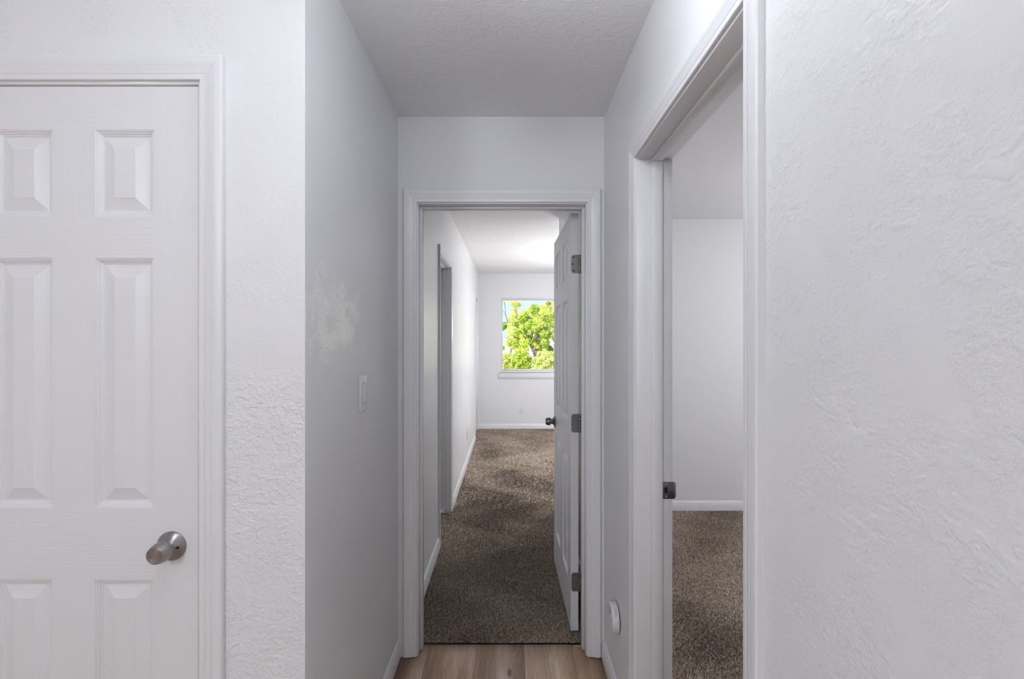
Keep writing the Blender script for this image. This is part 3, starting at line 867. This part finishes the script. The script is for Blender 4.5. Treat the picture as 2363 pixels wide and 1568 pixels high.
def tree(x, y, height, spread, leaves, size, mat, label, sparse=1.0, crown_lo=0.22):
    root = tag(empty('leafy_tree', (x, y, -.1)), label, 'tree', group='trees outside the window')
    R = random.Random(int(x * 97 + y * 13))
    th = height * .42
    pts = [(0, 0, 0)]
    for k in range(1, 5):
        pts.append((R.uniform(-.08, .08) * k, R.uniform(-.08, .08) * k, th * k / 4))
    obj('trunk', *tube(pts, [.11, .10, .085, .075, .06]), M['bark'], root, smooth=True)
    tips = []
    for b in range(9):
        a = R.uniform(0, 2 * math.pi); z0 = th * R.uniform(.45, 1.0)
        base = Vector(pts[-1]) * (z0 / th)
        L = R.uniform(.45, 1.0)
        end = Vector((math.cos(a) * spread * L * .85, math.sin(a) * spread * L * .85, z0 + (height - z0) * R.uniform(.25, .95)))
        mid = (base + end) / 2 + Vector((R.uniform(-.15, .15), R.uniform(-.15, .15), R.uniform(0, .3)))
        obj('branch', *tube([tuple(base), tuple(mid), tuple(end)], [.045, .03, .012], 6), M['bark'], root, smooth=True)
        tips += [end, mid, (mid + end) / 2]
    tips.append(Vector((0, 0, height * .9)))
    T = np.array([tuple(t) for t in tips])
    r = np.random.default_rng(int(abs(x * 31 + y * 7)) + 3)
    n = leaves
    # leaf clumps around the twig ends
    cl = T[r.integers(0, len(T), int(46 * sparse) + 8)] + r.normal(0, 1, (int(46 * sparse) + 8, 3)) * np.array([spread * .26, spread * .26, height * .09])
    cl[:, 2] = np.clip(cl[:, 2], height * crown_lo, height)
    ci = r.integers(0, len(cl), n)
    rad = r.uniform(.16, .42, len(cl)) * spread * .55
    dirs = r.normal(0, 1, (n, 3)); dirs /= np.linalg.norm(dirs, axis=1)[:, None]
    C = cl[ci] + dirs * (rad[ci] * r.uniform(.35, 1.0, n) ** .6)[:, None]
    U = r.normal(0, 1, (n, 3)); U /= np.linalg.norm(U, axis=1)[:, None]
    W = np.cross(U, dirs + r.normal(0, .6, (n, 3))); W /= np.linalg.norm(W, axis=1)[:, None] + 1e-9
    s = size * r.uniform(.6, 1.3, n)[:, None]
    P = np.stack([C - U * s, C + W * s * .55, C + U * s, C - W * s * .55], 1).reshape(-1, 3)
    me = bpy.data.meshes.new('foliage')
    me.vertices.add(4 * n); me.vertices.foreach_set('co', P.ravel().astype(np.float32))
    me.loops.add(4 * n); me.loops.foreach_set('vertex_index', np.arange(4 * n, dtype=np.int32))
    me.polygons.add(n); me.polygons.foreach_set('loop_start', np.arange(0, 4 * n, 4, dtype=np.int32))
    me.update(calc_edges=True)
    ct = r.uniform(0, 1, len(cl))
    at = me.attributes.new('tint', 'FLOAT', 'POINT')
    at.data.foreach_set('value', np.repeat(np.clip(.55 * ct[ci] + .45 * r.uniform(0, 1, n), 0, 1), 4).astype(np.float32))
    me.materials.append(mat)
    fo = link(bpy.data.objects.new('foliage', me), root); fo['kind'] = 'stuff'
    return root

def at_px(px, Y): return (px - 1174) / F * Y
tree(at_px(1238, 23.0), 23.0, 2.95, 1.15, 12000, .060, M['leaf_green'], 'low fresh-green tree in the middle of the window view', crown_lo=.10)
tree(at_px(1280, 27.5), 27.5, 3.55, 1.25, 12000, .065, M['leaf_yellow'], 'yellow-green tree near the open door edge in the window', crown_lo=.10)
tree(at_px(1193, 27.0), 27.0, 2.75, 1.15, 11000, .065, M['leaf_yellow'], 'rounded yellow-green tree left of centre in the window', crown_lo=.12)
tree(at_px(1176, 32.0), 32.0, 4.90, 1.1, 2800, .070, M['leaf_yellow'], 'tall thin-leaved tree at the window left edge, sky between its twigs', sparse=.7, crown_lo=.3)
tree(at_px(1250, 35.0), 35.0, 3.75, 1.2, 6000, .080, M['leaf_yellow'], 'taller pale tree rising behind the others in the window', crown_lo=.2)
tree(at_px(1330, 34.0), 34.0, 4.2, 1.5, 7000, .085, M['leaf_green'], 'broad tree outside, behind the open door', crown_lo=.12)
tree(at_px(1400, 28.0), 28.0, 4.0, 1.6, 6000, .085, M['leaf_yellow'], 'broad tree outside, farthest right beyond the window', crown_lo=.12)
tree(at_px(1105, 30.0), 30.0, 4.0, 1.5, 6000, .085, M['leaf_green'], 'broad tree outside, left beyond the window wall', crown_lo=.12)
for k, lb in enumerate(('distant hedge tree, leftmost of the back row', 'distant hedge tree, second in the back row', 'distant hedge tree, third in the back row', 'distant hedge tree, fourth in the back row', 'distant hedge tree, rightmost of the back row')):
    tree(-7.5 + 4.9 * k, 46 + (k % 2) * 5.5, 3.5 + .35 * (k % 3), 1.9, 8000, .12, M['leaf_green'] if k % 2 else M['leaf_yellow'], lb, crown_lo=.05)
def bush(px, Y, r, h, mat, label):
    root = tag(empty('garden_bush', (at_px(px, Y), Y, -.12)), label, 'bush', group='bushes outside the window')
    q = np.random.default_rng(int(px))
    for k in range(5):
        a = k * 1.3; e = (math.cos(a) * r * .5, math.sin(a) * r * .5, h * .7)
        obj('stem', *tube([(0, 0, 0), (e[0] * .4, e[1] * .4, h * .35), e], [.025, .018, .008], 5), M['bark'], root, smooth=True)
    n = 4200
    d = q.normal(0, 1, (n, 3)); d /= np.linalg.norm(d, axis=1)[:, None]
    lump = 1 + .22 * np.sin(d[:, 0] * 6 + px) * np.sin(d[:, 2] * 7 + d[:, 1] * 5)
    C = d * (q.uniform(.5, 1, n) ** .4 * lump)[:, None] * np.array([r, r, h * .5]) + np.array([0, 0, h * .52])
    U = q.normal(0, 1, (n, 3)); U /= np.linalg.norm(U, axis=1)[:, None]
    W = np.cross(U, q.normal(0, 1, (n, 3))); W /= np.linalg.norm(W, axis=1)[:, None]
    s_ = .05 * q.uniform(.6, 1.3, n)[:, None]
    P = np.stack([C - U * s_, C + W * s_ * .55, C + U * s_, C - W * s_ * .55], 1).reshape(-1, 3)
    me = bpy.data.meshes.new('foliage')
    me.from_pydata(P.tolist(), [], np.arange(4 * n).reshape(-1, 4).tolist())
    at = me.attributes.new('tint', 'FLOAT', 'POINT'); at.data.foreach_set('value', np.repeat(q.uniform(0, 1, n), 4).astype(np.float32))
    me.materials.append(mat)
    fo = link(bpy.data.objects.new('foliage', me), root); fo['kind'] = 'stuff'
bush(1172, 24.0, .42, .80, M['leaf_yellow'], 'small yellow-green bush at the lower left of the window')
bush(1203, 21.5, .46, .95, M['leaf_green'], 'round green bush low in the window, left of centre')
bush(1258, 20.8, .50, 1.00, M['leaf_yellow'], 'round bush low in the window beside the open door')
bush(1300, 22.0, .55, 1.10, M['leaf_green'], 'round bush outside, hidden behind the open door')
# low garden wall and a neighbour's house
wl = tag(box('garden_wall', -12, 16, 37.0, 37.25, -.1, .75, M['stucco'], bevel=.02, seg=1), 'low pale garden wall behind the trees', 'wall')
hs = tag(empty('neighbour_house', (7.4, 56, 0)), 'brown-roofed house peeping above the trees', 'house')
hx0, hx1, hy0, hy1 = -2.55, 6, -1, 8
box('house_wall', hx0 + .3, hx1, hy0, hy1, -.2, 4.6, M['house_wall'], hs)
v = [(hx0, hy0 - .4, 4.35), (hx0, hy1, 4.35), (hx1, hy0 - .4, 4.35), (hx1, hy1, 4.35), (hx0, hy0 - .4, 4.6), (hx0, hy1, 4.6), (hx1, hy0 - .4, 4.6), (hx1, hy1, 4.6), (hx0 + .5, 3.5, 6.2), (hx1 - 1, 3.5, 6.2)]
obj('roof', v, [(0, 2, 3, 1), (0, 4, 6, 2), (1, 3, 7, 5), (0, 1, 5, 4), (2, 6, 7, 3), (4, 8, 9, 6), (5, 7, 9, 8), (4, 5, 8), (6, 9, 7)], M['roof'], hs)
for k in range(3):
    wdw = box('house_window', hx0 + 1.2 + 2.2 * k, hx0 + 2.2 + 2.2 * k, hy0 - .05, hy0 + .05, 1.2, 2.5, M['vinyl'], hs)
